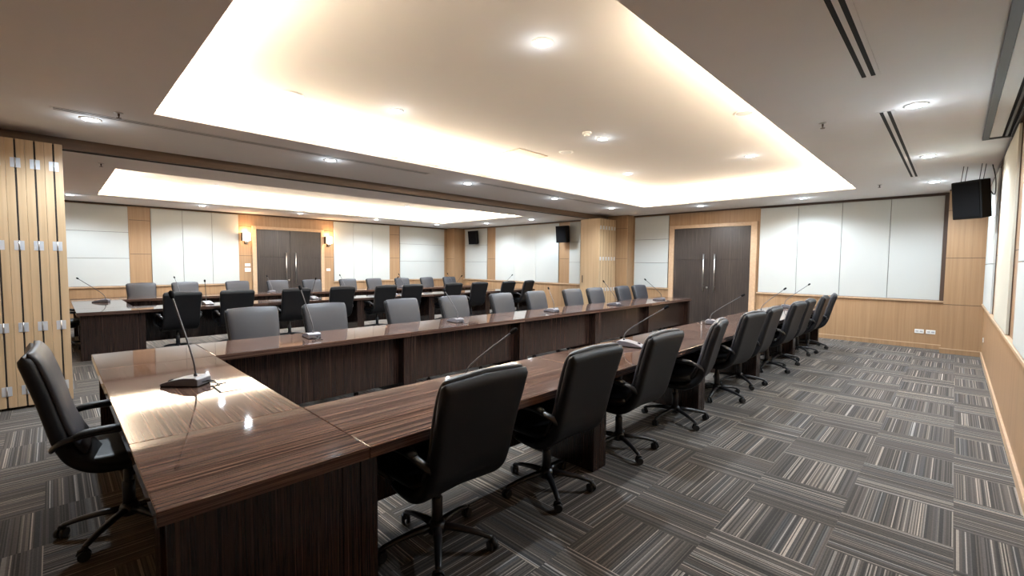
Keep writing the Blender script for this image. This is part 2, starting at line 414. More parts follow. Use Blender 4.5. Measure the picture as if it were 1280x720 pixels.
# double doors --------------------------------------------------------------------
def double_door(name, axis, at, a0, a1, fr0, fr1, ztop, label):
    """two dark leaves with tall steel pulls in a pale frame; built facing -Y (far) then turned"""
    root = bpy.data.objects.new(name, None); COL.objects.link(root); root['kind'] = 'structure'; root['label'] = label
    w = a1 - a0; mid = (a0+a1)/2
    if axis == 'far': root.location = (mid, at, 0)
    else: root.location = (at, mid, 0); root.rotation_euler = (0, 0, PI/2)
    f0, f1 = (fr0-mid, fr1-mid)
    if axis != 'far': pass
    b = NB()
    box(b, f0, -w/2, -0.05, 0, 0, ztop+0.085, 0.006); box(b, w/2, f1, -0.05, 0, 0, ztop+0.085, 0.006); box(b, -w/2, w/2, -0.05, 0, ztop, ztop+0.085, 0.006)
    obj('door_frame', b, 'wood_pale', root)
    b = NB(); box(b, -w/2, w/2, -0.004, -0.001, 0, ztop); obj('dark_rebate', b, 'gap', root)
    for s in (-1, 1):
        x0, x1 = (-w/2+0.006, -0.003) if s < 0 else (0.003, w/2-0.006)
        b = NB(); box(b, x0, x1, -0.030, -0.005, 0.01, 1.655, 0.002); box(b, x0, x1, -0.030, -0.005, 1.661, ztop-0.006, 0.002)
        leaf = obj('door_leaf', b, 'door', root)
        hx = s*0.135
        b = NB(); cyl(b, (hx, -0.085, 0.88), (hx, -0.085, 1.80), 0.016, n=14)
        for z in (1.0, 1.68): cyl(b, (hx, -0.030, z), (hx, -0.085, z), 0.009, n=10)
        obj('pull_handle', b, 'steel', leaf)
        if s < 0:
            b = NB(); lathe(b, [(0.026, 0), (0.026, 0.008), (0.012, 0.012)], 16)
            o = obj('lock_rose', b, 'steel', leaf); o.location = (hx+0.08, -0.030, 0.97); o.rotation_euler = (PI/2, 0, 0)
    return root
double_door('door_1', 'far', YF, -5.27, -3.42, -5.40, -3.29, 2.46, 'dark double door in the far wall beside the widest fabric panel')
double_door('door_2', 'left', XL, 4.13, 5.98, 4.02, 6.08, 2.46, 'dark double door between the two wall lamps in the second room')

# wall lamps -----------------------------------------------------------------------
def sconce(y, side):
    t = thing('wall_lamp', f'lit square glass wall lamp on the {side} of the second room double door', 'wall lamp', (XL, y, 2.02), 0, 'wall lamps by the second room door')
    b = NB(); box(b, 0.0, 0.02, -0.045, 0.045, 0.0, 0.30, 0.004); box(b, 0.02, 0.075, -0.012, 0.012, 0.05, 0.075); obj('back_plate', b, 'wood_dark', t)
    b = NB(); box(b, 0.035, 0.16, -0.115, 0.085, 0.10, 0.31, 0.006); obj('glass_shade', b, 'shade_glow', t)
    b = NB(); box(b, 0.03, 0.165, -0.135, -0.117, 0.09, 0.315, 0.003); obj('side_fin', b, 'wood_dark', t)
    b = NB(); lathe(b, [(0.012, 0.0), (0.04, 0.03), (0.055, 0.095)], 18, center=(0.095, 0)); obj('lamp_cup', b, 'steel', t)
    for z, kind in ((0.36, 0.8), (0.06, -0.8)):
        L = bpy.data.lights.new('wall_lamp_light', 'POINT'); L.energy = 4.5; L.color = (1.0, 0.62, 0.32); L.shadow_soft_size = 0.05
        lo = bpy.data.objects.new('wall_lamp_light', L); COL.objects.link(lo); lo.parent = t; lo.location = (0.13, 0, z)
sconce(3.87, 'left'); sconce(6.22, 'right')

# switches and sockets ----------------------------------------------------------------
def plate(label, axis, a, z, w=0.13, h=0.075, at=None, cat='wall plate', name='wall_socket', kind='socket'):
    locs = {'far': (a, at, z), 'left': (at, a, z), 'right': (at, a, z)}; rz = {'far': 0, 'left': PI/2, 'right': -PI/2}[axis]
    t = thing(name, label, cat, locs[axis], rz)
    b = NB(); box(b, -w/2, w/2, -0.011, 0, -h/2, h/2, 0.003); obj('cover_plate', b, 'white_plastic', t)
    if kind == 'socket':
        for s in (-1, 1):
            b = NB(); box(b, s*w*0.22-0.022, s*w*0.22+0.022, -0.0125, -0.010, -0.014, 0.014, 0.001); obj('outlet_insert', b, 'grey_metal', t)
    else:
        for s in (-1, 0, 1):
            b = NB(); box(b, s*w*0.28-0.016, s*w*0.28+0.016, -0.015, -0.010, -h*0.32, h*0.32, 0.002); obj('rocker', b, 'white_plastic', t)
plate('white socket plate low on the far wall, left of the pair', 'far', -0.43, 0.315, at=YF, cat='socket')
plate('white socket plate low on the far wall, right of the pair beside the pier', 'far', -0.27, 0.315, at=YF, cat='socket')
plate('small white socket plate low on the right wall near the corner', 'right', 10.55, 0.35, w=0.075, at=XR, cat='socket')
plate('white switch plate left of the second room door, upper of two', 'left', 3.90, 1.43, at=XL, cat='switch', name='switch_plate', kind='switch', w=0.14, h=0.075)
plate('white switch plate left of the second room door, larger and lower of two', 'left', 3.90, 1.29, at=XL, cat='switch', name='switch_plate', kind='switch', w=0.15, h=0.11)
plate('single white switch plate right of the second room door', 'left', 6.22, 1.28, at=XL, cat='switch', name='switch_plate', kind='switch', w=0.13, h=0.075)

# ------------------------------------------------------------------ folding partition stacks
def leaf_stack(y_start, direction, count, where, lone_face):
    x0, x1 = -7.38, -6.775; z0, z1 = 0.03, 2.748; th = 0.0605
    ordn = ['first', 'second', 'third', 'fourth', 'fifth', 'sixth', 'seventh', 'eighth', 'ninth', 'tenth', 'eleventh', 'twelfth']
    y = y_start
    proto = None; hproto = None; gap_strips = []
    for k in range(count):
        gap = 0.014 if k % 2 == 0 else 0.0015
        ya, yb = (y, y + th)
        label = f'oak-faced folding partition leaf, {ordn[k]} from the open end of the {where} stack'
        loc = (0, (y if direction > 0 else y - th), 0)
        if proto is None:
            proto = thing('partition_leaf', label, 'partition leaf', loc, 0, f'folded leaves of the {where} partition stack')
            b = NB()
            for za, zb in ((z0, 0.865), (0.871, 1.687), (1.693, 2.517), (2.523, z1)): box(b, x0+0.012, x1-0.012, 0, th, za, zb)
            box(b, x0+0.013, x1-0.013, 0.003, th-0.003, z0, z1); obj('leaf_panel', b, 'leaf', proto)
            for xa, xb in ((x0, x0+0.012), (x1-0.012, x1)):
                b = NB(); box(b, xa, xb, 0.0, th, z0, z1, 0.002); obj('edge_strip', b, 'leaf', proto)
            b = NB(); box(b, -7.13, -7.11, th/2-0.01, th/2+0.01, z1, 2.757); obj('roller', b, 'steel', proto)
        else:
            leaf = dup(proto, loc, 0, label)
        if k % 2 == 0:                              # dark strip set back in the open joint, paints its shade
            me = bpy.data.objects[proto.name] if k == 0 else leaf
            b = NB(); ys = (th, th + gap) if direction > 0 else (-gap, 0.0)
            box(b, x0+0.004, x1-0.004, ys[0]+0.0004, ys[1]-0.0006, z0+0.01, z1-0.01)
            gap_strips.append((me, obj('gap_shade_strip', b, 'gap')))
        # hinges bridge the wide gap to the next leaf
        if k % 2 == 0 and k + 1 < count:
            yc = (y + th + 0.007) if direction > 0 else (y - th - 0.007)
            for q, z in enumerate((2.51, 1.68, 0.845, 0.20)):
                hl = f'silver hinge plates at {["the top", "upper", "lower", "the bottom"][q]} height between leaves {ordn[k]} and {ordn[k+1]}, {where} stack'
                if hproto is None:
                    hproto = thing('hinge', hl, 'hinge', (x1, yc, z), 0, f'hinges of the {where} partition stack')
                    for s in (-1, 1):
                        b = NB(); box(b, 0.0003, 0.003, s*0.003, s*0.036, -0.048, 0.048, 0.0008)
                        for zz in (-0.032, 0, 0.032): cyl(b, (0.003, s*0.024, zz), (0.0045, s*0.024, zz), 0.004, n=8)
                        obj('hinge_plate', b, 'hinge', hproto)
                    b = NB(); cyl(b, (0.004, 0, -0.05), (0.004, 0, 0.05), 0.0055, n=10); obj('hinge_pin', b, 'steel', hproto)
                else:
                    dup(hproto, (x1, yc, z), 0, hl)
        y += direction*(th + gap)
    for me, sl in gap_strips: sl.parent = me
    # small latch on the outermost leaf's face
    if lone_face:
        b = NB(); box(b, -0.014, 0.014, -0.008, 0, -0.10, 0.10, 0.003); lt = obj('flush_latch', b, 'wood_dark', proto); lt['label'] = 'dark flush latch'; lt.location = (-7.30, 0, 1.12)
        b = NB(); cyl(b, (0, -0.014, -0.02), (0, -0.008, -0.02), 0.010, n=12); obj('turn_knob', b, 'wood_dark', lt)
leaf_stack(0.112, -1, 12, 'near', False)
leaf_stack(10.20, 1, 12, 'far', True)

# ------------------------------------------------------------------ tables
def desk(label, x0, x1, y0, y1, along, modesty=None, ends=(True, True), group=None, side=None):
    """one table module: top, end panels, modesty panel. along = 'x' or 'y' is the long way; modesty = coordinate of the closing panel"""
    g = 0.0015
    t = thing('conference_desk', label, 'conference table', ((x0+x1)/2, (y0+y1)/2, 0), 0, group)
    cx, cy = (x0+x1)/2, (y0+y1)/2
    X0, X1, Y0, Y1 = x0-cx+g, x1-cx-g, y0-cy+g, y1-cy-g
    b = NB(); box(b, X0, X1, Y0, Y1, TZ-0.052, TZ, 0.0035); obj('desk_top', b, 'top_'+along, t)
    ins = 0.085; pt = 0.080; zt = TZ-0.0525
    if along == 'y':
        for k, yy in ((0, Y0), (1, Y1-pt)):
            if not ends[k]: continue
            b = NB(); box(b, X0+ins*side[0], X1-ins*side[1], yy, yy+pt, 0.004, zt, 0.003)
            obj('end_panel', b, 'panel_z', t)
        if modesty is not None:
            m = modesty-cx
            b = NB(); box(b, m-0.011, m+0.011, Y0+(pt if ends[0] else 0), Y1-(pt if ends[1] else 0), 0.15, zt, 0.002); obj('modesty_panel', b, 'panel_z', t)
    else:
        for k, xx in ((0, X0), (1, X1-pt)):
            if not ends[k]: continue
            b = NB(); box(b, xx, xx+pt, Y0+ins*side[0], Y1-ins*side[1], 0.004, zt, 0.003)
            obj('end_panel', b, 'panel_z', t)
        if modesty is not None:
            m = modesty-cy
            b = NB(); box(b, X0+(pt if ends[0] else 0), X1-(pt if ends[1] else 0), m-0.011, m+0.011, 0.11, zt, 0.002); obj('modesty_panel', b, 'panel_z', t)
    return t

def corner(label, x0, x1, y0, y1, outer, group=None):
    """square corner module; outer = -1 / +1 the x side that closes the end of the head table"""
    g = 0.0015; cx, cy = (x0+x1)/2, (y0+y1)/2
    t = thing('conference_desk', label, 'conference table', (cx, cy, 0), 0, group)
    X0, X1, Y0, Y1 = x0-cx+g, x1-cx-g, y0-cy+g, y1-cy-g; zt = TZ-0.0525
    b = NB(); box(b, X0, X1, Y0, Y1, TZ-0.052, TZ, 0.0035); obj('desk_top', b, 'top_y', t)
    xo = (X1-0.085-0.03, X1-0.085) if outer > 0 else (X0+0.085, X0+0.085+0.03)
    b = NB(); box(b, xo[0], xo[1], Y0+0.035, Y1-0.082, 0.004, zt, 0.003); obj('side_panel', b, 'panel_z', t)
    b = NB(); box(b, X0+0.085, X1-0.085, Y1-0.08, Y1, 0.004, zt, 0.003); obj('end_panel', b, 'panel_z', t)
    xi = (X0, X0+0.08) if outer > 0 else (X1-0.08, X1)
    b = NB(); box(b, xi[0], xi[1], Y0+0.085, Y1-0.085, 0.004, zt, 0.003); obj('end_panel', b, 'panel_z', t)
    return t

ORD = ['first', 'second', 'third', 'fourth', 'fifth', 'sixth', 'seventh', 'eighth', 'ninth', 'tenth']
def u_table(xn, room, yh, yj, near_name, far_name):
    """xn = outer edge of the camera-side row; the U opens towards the far wall"""
    w = 0.745; span = 3.36
    g = f'desk modules of the {room} table'
    xf = xn - span
    corner(f'glossy zebra-wood corner desk joining head and {near_name} of the {room} table', xn-w, xn, yh, yj, 1, g)
    corner(f'glossy zebra-wood corner desk joining head and {far_name} of the {room} table', xf, xf+w, yh, yj, -1, g)
    desk(f'glossy zebra-wood middle desk of the head end of the {room} table', xf+w, xn-w, yh, yj, 'x', yj-0.06, (True, True), g, (1, 1))
    for k in range(5):
        y0 = yj + k*1.9
        desk(f'glossy zebra-wood desk, {ORD[k]} from the head, {near_name} of the {room} table', xn-w, xn, y0, y0+1.9, 'y', xn-w+0.15, (True, True), g, (0.3, 1))
        desk(f'glossy zebra-wood desk, {ORD[k]} from the head, {far_name} of the {room} table', xf, xf+w, y0, y0+1.9, 'y', xf+w-0.15, (True, True), g, (1, 0.3))
YH, YJ = 0.20, 0.925
u_table(-1.75, 'nearer', YH, YJ, 'right-hand row', 'left-hand row')
u_table(-9.25, 'further', 0.22, 0.945, 'front row', 'rear row')

# ------------------------------------------------------------------ chairs
def make_chair(label, group):
    """office chair: origin on the floor under the column, facing +X"""
    t = thing('office_chair', label, 'office chair', (0, 0, 0), 0, group)
    V2 = lambda x, z: Vector((x, z))
    # shell: from under the seat front, round the hollow of the back, up to the rolled top
    shell = smooth_path([V2(0.10, 0.412), V2(-0.05, 0.412), V2(-0.150, 0.430), V2(-0.220, 0.484), V2(-0.262, 0.568), V2(-0.292, 0.675), V2(-0.322, 0.79), V2(-0.356, 0.905), V2(-0.392, 1.018)], 6)
    b = NB(); pad(b, shell, [0.46, 0.50, 0.52, 0.515, 0.505, 0.505, 0.515, 0.53, 0.535], [0.04, 0.05, 0.07, 0.080, 0.080, 0.078, 0.076, 0.074, 0.070], wrap=-0.020)
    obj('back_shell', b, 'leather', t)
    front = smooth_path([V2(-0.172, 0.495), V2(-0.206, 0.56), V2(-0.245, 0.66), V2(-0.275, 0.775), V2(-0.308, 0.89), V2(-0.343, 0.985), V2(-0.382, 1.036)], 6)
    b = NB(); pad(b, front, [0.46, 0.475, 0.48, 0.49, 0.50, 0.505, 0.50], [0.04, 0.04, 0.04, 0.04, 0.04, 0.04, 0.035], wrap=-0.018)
    obj('backrest', b, 'leather_lit_front', t)
    seat = smooth_path([V2(-0.20, 0.468), V2(-0.08, 0.458), V2(0.08, 0.462), V2(0.20, 0.468), V2(0.262, 0.440)], 5)
    b = NB(); pad(b, seat, [0.46, 0.50, 0.505, 0.50, 0.46], [0.06, 0.075, 0.08, 0.075, 0.06], wrap=-0.008)
    obj('seat', b, 'leather', t)
    for s in (-1, 1):
        arm = smooth_path([(0.125, s*0.215, 0.415), (0.165, s*0.275, 0.475), (0.150, s*0.285, 0.575), (0.085, s*0.285, 0.632), (-0.03, s*0.285, 0.642), (-0.16, s*0.283, 0.645), (-0.255, s*0.272, 0.622), (-0.292, s*0.235, 0.585)], 5)
        b = NB(); tube(b, arm, 0.021, 10, 0.62); a = obj('armrest', b, 'plastic', t)
        p = smooth_path([(0.105, s*0.287, 0.640), (0.04, s*0.287, 0.654), (-0.07, s*0.287, 0.658), (-0.17, s*0.285, 0.656), (-0.215, s*0.280, 0.642)], 5)
        k = len(p); b = NB(); tube(b, p, [0.034*min(1, 0.45+0.55*math.sin(PI*i/(k-1))**0.4) for i in range(k)], 12, 0.48); obj('arm_pad', b, 'leather', a)
    b = NB(); box(b, -0.11, 0.10, -0.075, 0.075, 0.365, 0.405, 0.012); tube(b, [(0.02, -0.07, 0.385), (0.02, -0.19, 0.383), (0.01, -0.235, 0.375)], [0.006, 0.006, 0.011], 8)
    obj('tilt_mechanism', b, 'plastic', t)
    b = NB(); lathe(b, [(0.022, 0.14), (0.022, 0.40)], 16); lathe(b, [(0.030, 0.10), (0.030, 0.27), (0.027, 0.275)], 16)
    obj('gas_column', b, 'plastic', t)
    b = NB(); lathe(b, [(0.035, 0.075), (0.052, 0.085), (0.050, 0.12), (0.034, 0.145)], 20); obj('base_hub', b, 'plastic', t)
    for k in range(5):
        a = 2*PI*k/5 + 0.35
        dx, dy = math.cos(a), math.sin(a)
        P = [(dx*r, dy*r, z) for r, z in ((0.03, 0.112), (0.12, 0.108), (0.22, 0.092), (0.29, 0.074), (0.305, 0.070))]
        b = NB(); tube(b, P, [0.026, 0.023, 0.019, 0.017, 0.012], 10, 0.75); leg = obj('base_spoke', b, 'plastic', t)
        b = NB(); c = Vector((dx*0.305, dy*0.305, 0.0)); q = a + 1.1 + 0.9*k
        ax = Vector((math.cos(q), math.sin(q), 0))
        for s in (-1, 1):
            cyl(b, c + ax*s*0.006 + Vector((0, 0, 0.029)), c + ax*s*0.024 + Vector((0, 0, 0.029)), 0.0285, 0.026, 18)
        cyl(b, c + Vector((0, 0, 0.03)), c + Vector((0, 0, 0.075)), 0.009, n=10)
        fw = Vector((-ax.y, ax.x, 0))
        tube(b, [c + fw*0.030 + Vector((0, 0, 0.036)), c + fw*0.018 + Vector((0, 0, 0.058)), c + Vector((0, 0, 0.063)), c - fw*0.016 + Vector((0, 0, 0.058))], [0.006, 0.016, 0.018, 0.010], 8, 0.6)
        obj('caster', b, 'rubber', leg)
    return t

first = [None]
def chair(x, y, rz, label, group, base=None):
    if first[0] is None:
        c = make_chair(label, group); c.location = (x, y, 0); c.rotation_euler = (0, 0, rz); first[0] = c
    else:
        c = dup(first[0], (x, y, 0), rz, label, group)
    a = random.uniform(-0.6, 0.6) if base is None else base      # the five-star base swivels freely
    for ch in c.children:
        if ch.name.startswith('base_spoke'): ch.rotation_euler = (0, 0, a)
    return c

# camera-side row: backs to the right wall
near = [(-1.95, 1.42, 0.0), (-1.94, 2.33, -0.02), (-1.94, 3.26, 0.0), (-1.92, 4.28, 0.20), (-1.93, 5.40, -0.08), (-1.94, 6.19, 0.02), (-1.93, 7.36, -0.04), (-1.94, 8.09, 0.02), (-1.93, 9.14, 0.05), (-1.93, 9.98, 0.14)]
G = 'chairs along the right-hand row of the nearer table'
for k, (x, y, d) in enumerate(near):
    w = 'nearest the camera, at the corner' if k == 0 else ('furthest, by the far wall' if k == 9 else f'{ORD[k]} from the camera' + (', swivelled' if k == 3 else ''))
    chair(x, y, PI + d, f'black leather office chair backing onto the right wall, {w}', G, -0.33 if k < 2 else None)
# opposite row: fronts to the camera
far = [(-5.13, 1.53, 0.0), (-5.12, 2.31, -0.04), (-5.11, 3.41, 0.03), (-5.12, 4.32, 0.0), (-5.10, 5.34, 0.04), (-5.10, 6.21, 0.03), (-5.10, 7.28, -0.08), (-5.10, 8.09, -0.05), (-5.10, 9.22, -0.03), (-5.12, 10.0, -0.10)]
G = 'chairs along the left-hand row of the nearer table'
for k, (x, y, d) in enumerate(far):
    chair(x, y, d, f'front-lit black office chair behind the left-hand row of the nearer table, {ORD[k]} from left', G)
hc = chair(-3.345, 0.265, PI/2 - 0.03, 'black leather office chair alone at the head of the nearer table by the folded partition', None, -0.1)
for ch in hc.children:                            # its gas lift is raised a little
    if not ch.name.startswith(('base_', 'gas')): ch.location.z += 0.02
    if ch.name.startswith('back'): ch.location.z += 0.035; ch.rotation_euler = (0, 0.035, 0)   # upright tilt setting
r2n = [(1.45, 0.06), (2.28, -0.05), (3.25, 0.02), (4.17, 0.0), (5.15, 0.04), (5.87, -0.04), (7.05, 0.03), (7.95, -0.06), (9.00, 0.05), (9.80, 0.20)]
G = 'chairs along the front row of the further table'
for k, (y, d) in enumerate(r2n):
    chair(-9.36, y, PI + d, f'black office chair at the front row of the further table, {ORD[k]} from left', G)
r2f = [(1.38, 0.0), (2.20, 0.03), (3.28, 0.0), (4.22, -0.04), (5.15, 0.03), (6.20, 0.0), (7.07, 0.05), (8.05, -0.03), (9.05, 0.04), (9.99, -0.05)]
G = 'chairs along the rear row of the further table'
for k, (y, d) in enumerate(r2f):
    chair(-12.62, y, d, f'front-lit black office chair behind the rear row of the further table, {ORD[k]} from left', G)
chair(-10.90, 0.15, PI/2, 'black office chair at the head of the further table, half hidden by the folded partition', None)

# ------------------------------------------------------------------ microphones
def mic(bx, by, yaw, tip, label, group, cable=True):
    """delegate microphone: wedge base whose low front points along +X local, gooseneck to tip (world)"""
    t = thing('gooseneck_microphone', label, 'microphone', (bx, by, TZ), yaw, group)
    b = NB()
    # side profile of the base (x forward to the user), bevelled sides
    prof = [(0.130, 0.006), (0.122, 0.020), (0.060, 0.040), (-0.020, 0.056), (-0.085, 0.058), (-0.110, 0.046), (-0.112, 0.006)]
    hw = 0.064
    L = [b.verts.new((x, -hw, z)) for x, z in prof]; R = [b.verts.new((x, hw, z)) for x, z in prof]; n = len(prof)
    b.faces.new(L); b.faces.new(R[::-1])
    for i in range(n): b.faces.new((L[i], R[i], R[(i+1)%n], L[(i+1)%n]))
    bmesh.ops.recalc_face_normals(b, faces=b.faces)
    bmesh.ops.bevel(b, geom=list(b.edges), offset=0.005, segments=2, profile=0.5, affect='EDGES')
    base = obj('microphone_base', b, 'mic', t)
    b = NB(); box(b, -0.108, 0.124, -0.060, 0.060, 0.0005, 0.0065, 0.001); obj('rubber_sole', b, 'mic_dark', t)
    o_ = NB(); lathe(o_, [(0.015, 0.0), (0.015, 0.004), (0.011, 0.006)], 16)
    ob = obj('talk_button', o_, 'mic_dark', base); ob.location = (0.085, 0.022, 0.0315); ob.rotation_euler = (0, 0.31, 0)
    inv = (Matrix.Translation((bx, by, TZ)) @ Matrix.Rotation(yaw, 4, 'Z')).inverted()
    T = inv @ Vector(tip); A = Vector((-0.055, 0, 0.055))
    up = A + Vector((0, 0, 0.06)); d = T - up
    pts = smooth_path([A, A + Vector((0, 0, 0.035)), up + d*0.10 + Vector((0, 0, 0.010)), up + d*0.45 + Vector((0, 0, 0.012)), up + d*0.8 + Vector((0, 0, 0.004)), T], 5)
    b = NB(); tube(b, pts, 0.0052, 8); cyl(b, A, A + Vector((0, 0, 0.022)), 0.011, 0.008, 12); stem = obj('gooseneck', b, 'stem', t)
    dn = (T - pts[-3]).normalized()
    b = NB(); tube(b, [T - dn*0.012, T - dn*0.004, T + dn*0.012, T + dn*0.034, T + dn*0.042], [0.008, 0.0125, 0.0145, 0.0135, 0.006], 14); obj('capsule', b, 'mic_dark', stem)
    if cable:
        b = NB(); tube(b, smooth_path([(-0.108, 0.02, 0.022), (-0.15, 0.03, 0.030), (-0.20, -0.01, 0.006), (-0.22, -0.05, 0.0045)], 5), 0.0036, 8)
        tube(b, smooth_path([(-0.108, -0.02, 0.022), (-0.145, -0.03, 0.020), (-0.19, 0.0, 0.006), (-0.225, 0.03, 0.0045)], 5), 0.0036, 8)
        obj('cable', b, 'cable', t)
    return t
mic(-3.46, 0.575, math.radians(225), (-3.60, 0.535, 1.305), 'grey gooseneck microphone at the head of the nearer table, largest in view', None)
# cable lid in the head table behind the microphone
t = thing('cable_lid', 'flush wooden cable lid in the head desk behind the large microphone', 'cable lid', (-3.22, 0.74, TZ), 0)
b = NB(); box(b, -0.11, 0.11, -0.055, 0.055, 0.0004, 0.003, 0.0008); obj('lid_plate', b, 'top_x', t)
b = NB(); box(b, -0.11, 0.11, -0.064, -0.0555, 0.0004, 0.0032); obj('brush_slot', b, 'slot', t)
G = 'microphones on the right-hand row of the nearer table'
nm = [(-2.10, 1.80, (-2.02, 2.06, 1.095)), (-2.20, 3.86, (-2.00, 4.17, 1.115)), (-2.25, 6.15, (-2.00, 6.40, 1.13)), (-2.16, 8.05, (-1.96, 8.30, 1.15)), (-2.18, 9.55, (-1.95, 9.95, 1.175))]
for k, (x, y, tip) in enumerate(nm):
    mic(x, y, 0.25, tip, f'grey gooseneck microphone leaning to the chairs on the right-hand row, {ORD[k]} from the camera', G)
G = 'microphones on the left-hand row of the nearer table'
fm = [(-4.76, 1.87, (-4.90, 1.82, 1.25)), (-4.72, 3.74, (-4.90, 3.70, 1.155)), (-4.68, 5.70, (-4.88, 5.86, 1.11)), (-4.62, 7.50, (-4.82, 7.45, 1.19)), (-4.62, 9.35, (-4.85, 9.15, 1.19))]
for k, (x, y, tip) in enumerate(fm):
    mic(x, y, PI - 0.1, tip, f'grey gooseneck microphone on the left-hand row of the nearer table, {ORD[k]} from left', G)
mic(-11.35, 0.62, math.radians(250), (-11.80, 0.33, 1.18), 'gooseneck microphone at the head of the further table', None, False)
G = 'microphones on the front row of the further table'
for k in range(5):
    y = 1.95 + 1.9*k
    mic(-9.68, y, 0.1, (-9.52, y-0.06+0.05*k, 1.17), f'gooseneck microphone on the front row of the further table, {ORD[k]} from left', G, False)
G = 'microphones on the rear row of the further table'
for k in range(5):
    y = 1.95 + 1.9*k
    mic(-12.28, y, PI, (-12.42, y-0.05, 1.15), f'gooseneck microphone on the rear row of the further table, {ORD[k]} from left', G, False)

# ------------------------------------------------------------------ loudspeakers
def speaker(loc, rz, tilt, w, h, d, label, hang):
    t = thing('loudspeaker', label, 'loudspeaker', loc, rz)
    R = Matrix.Rotation(tilt, 4, 'X')
    def put(bm): bmesh.ops.transform(bm, matrix=R, verts=bm.verts); return bm
    b = NB()
    # cabinet tapering to the back (front is -Y)
    v = [b.verts.new(p) for z in (-h/2, h/2) for p in ((-w/2, -d/2, z), (w/2, -d/2, z), (w*0.36, d/2, z), (-w*0.36, d/2, z))]
    for q in ((0,3,2,1), (4,5,6,7), (0,1,5,4), (1,2,6,5), (2,3,7,6), (3,0,4,7)): b.faces.new([v[i] for i in q])
    bmesh.ops.bevel(b, geom=list(b.edges), offset=0.012, segments=2, profile=0.5, affect='EDGES')
    obj('cabinet', put(b), 'speaker', t)
    b = NB(); box(b, -w/2+0.022, w/2-0.022, -d/2-0.010, -d/2+0.004, -h/2+0.022, h/2-0.022, 0.004); obj('front_grille', put(b), 'mic_dark', t)
    b = NB()
    if hang:
        for x in (-w*0.30, w*0.30):
            for yy in (-d*0.18, d*0.10):
                p = R @ Vector((x, yy, h/2)); cyl(b, p, (x, yy, H - loc[2] - 0.0005), 0.004, n=8)
        obj('hanging_rods', b, 'plastic', t)
        b = NB(); tube(b, smooth_path([(w*0.25, d*0.45, h*0.30), (w*0.42, d*0.55, h*0.10), (w*0.40, d*0.6, h*0.5), (w*0.30, d*0.55, H-loc[2]-0.002)], 5), 0.006, 8); obj('cable', b, 'cable', t)
    else:
        tube(b, [(0, d*0.4, 0), (0, 0.20, 0.02)], 0.018, 10); box(b, -0.06, 0.06, 0.195, 0.205, -0.10, 0.10, 0.003); obj('wall_bracket', b, 'plastic', t)
speaker((0.135, 8.60, 2.435), -0.55, 0.14, 0.33, 0.50, 0.26, 'large black loudspeaker hung from the ceiling in the far right corner', True)
speaker((-13.08, 11.245, 2.50), 0.30, 0.16, 0.36, 0.50, 0.26, 'small black loudspeaker high in the left corner of the second room far wall', False)
speaker((-8.80, 11.245, 2.46), 0.0, 0.10, 0.40, 0.52, 0.26, 'small black loudspeaker on the second room far wall beside the folded partition', False)

# ------------------------------------------------------------------ ceiling fittings
def downlight(x, y, z, where, power, spread=1.36, group=None, on=True, blend=0.55, r=0.062):
    t = thing('downlight', where, 'downlight', (x, y, z), 0, group)
    b = NB(); prof = [(r+0.022, -0.0005), (r+0.022, -0.004), (r+0.004, -0.009), (r, -0.009), (r-0.004, -0.0005)]
    lathe(b, prof, 28); obj('trim_ring', b, 'white_plastic', t)
    b = NB(); lathe(b, [(r-0.006, -0.004), (r-0.006, -0.0095)], 24); obj('lens', b, 'lamp_glow' if on else 'grey_metal', t)
    if on:
        L = bpy.data.lights.new('downlight_beam', 'SPOT'); L.energy = power; L.color = (0.79, 0.90, 1.0)
        L.spot_size = spread*2; L.spot_blend = blend; L.shadow_soft_size = 0.05
        lo = bpy.data.objects.new('downlight_beam', L); COL.objects.link(lo); lo.parent = t; lo.location = (0, 0, -0.03)
        L = bpy.data.lights.new('downlight_halo_fill', 'POINT'); L.energy = 0.5; L.color = (0.84, 0.92, 1.0); L.shadow_soft_size = 0.03  # added point light, makes a halo on the ceiling around the fitting
        lo = bpy.data.objects.new('downlight_halo_fill', L); COL.objects.link(lo); lo.parent = t; lo.location = (0, 0, -0.10)
PD = 80.0
G = 'downlights between the nearer recess and the beam'
for k, y in enumerate((0.30, 2.62, 4.97, 7.30, 9.45)):
    downlight(-5.95, y, H, f'small round downlight in the ceiling strip beside the beam, {ORD[k]} from the camera', PD, group=G)
G = 'downlights along the right wall ceiling'
for k, y in enumerate((5.08, 7.51, 9.84)):
    downlight(-0.29, y, H, f'round downlight in the ceiling strip along the right wall, {["the largest of three", "the middle of three", "the furthest of three"][k]}', PD, group=G)
G = 'downlights along the far wall'
downlight(-4.21, 10.42, H, 'small downlight in the ceiling above the far double door', PD, group=G)
downlight(-2.22, 10.53, H, 'small downlight in the ceiling in front of the widest fabric panel', PD, group=G)
G = 'downlights in the nearer recess'
for x, y, wh in ((-2.29, 2.64, 'largest and brightest, nearest the camera'), (-4.45, 2.70, 'left one above the head of the table'), (-3.41, 5.17, 'middle one beside the smoke detector'), (-4.37, 7.47, 'far left one'), (-2.30, 7.50, 'far right one')):
    downlight(x, y, HU, f'round downlight in the raised ceiling, {wh}', PD, group=G)
for x, y, wh in ((-4.79, 1.73, 'near the left cove'), (-4.21, 5.42, 'in the middle beyond the access panel'), (-1.72, 5.35, 'near the right cove')):
    downlight(x, y, HU, f'unlit round ceiling fitting in the raised ceiling, {wh}', 0, on=False, group='unlit fittings in the nearer recess', r=0.085)
G = 'downlights along the second room back wall'
for k, y in enumerate((0.30, 2.60, 4.90, 7.23, 9.55)):
    downlight(-13.12, y, H, f'small downlight in front of the second room back wall, {ORD[k]} from left', PD, group=G)
G = 'downlights along the second room far wall'
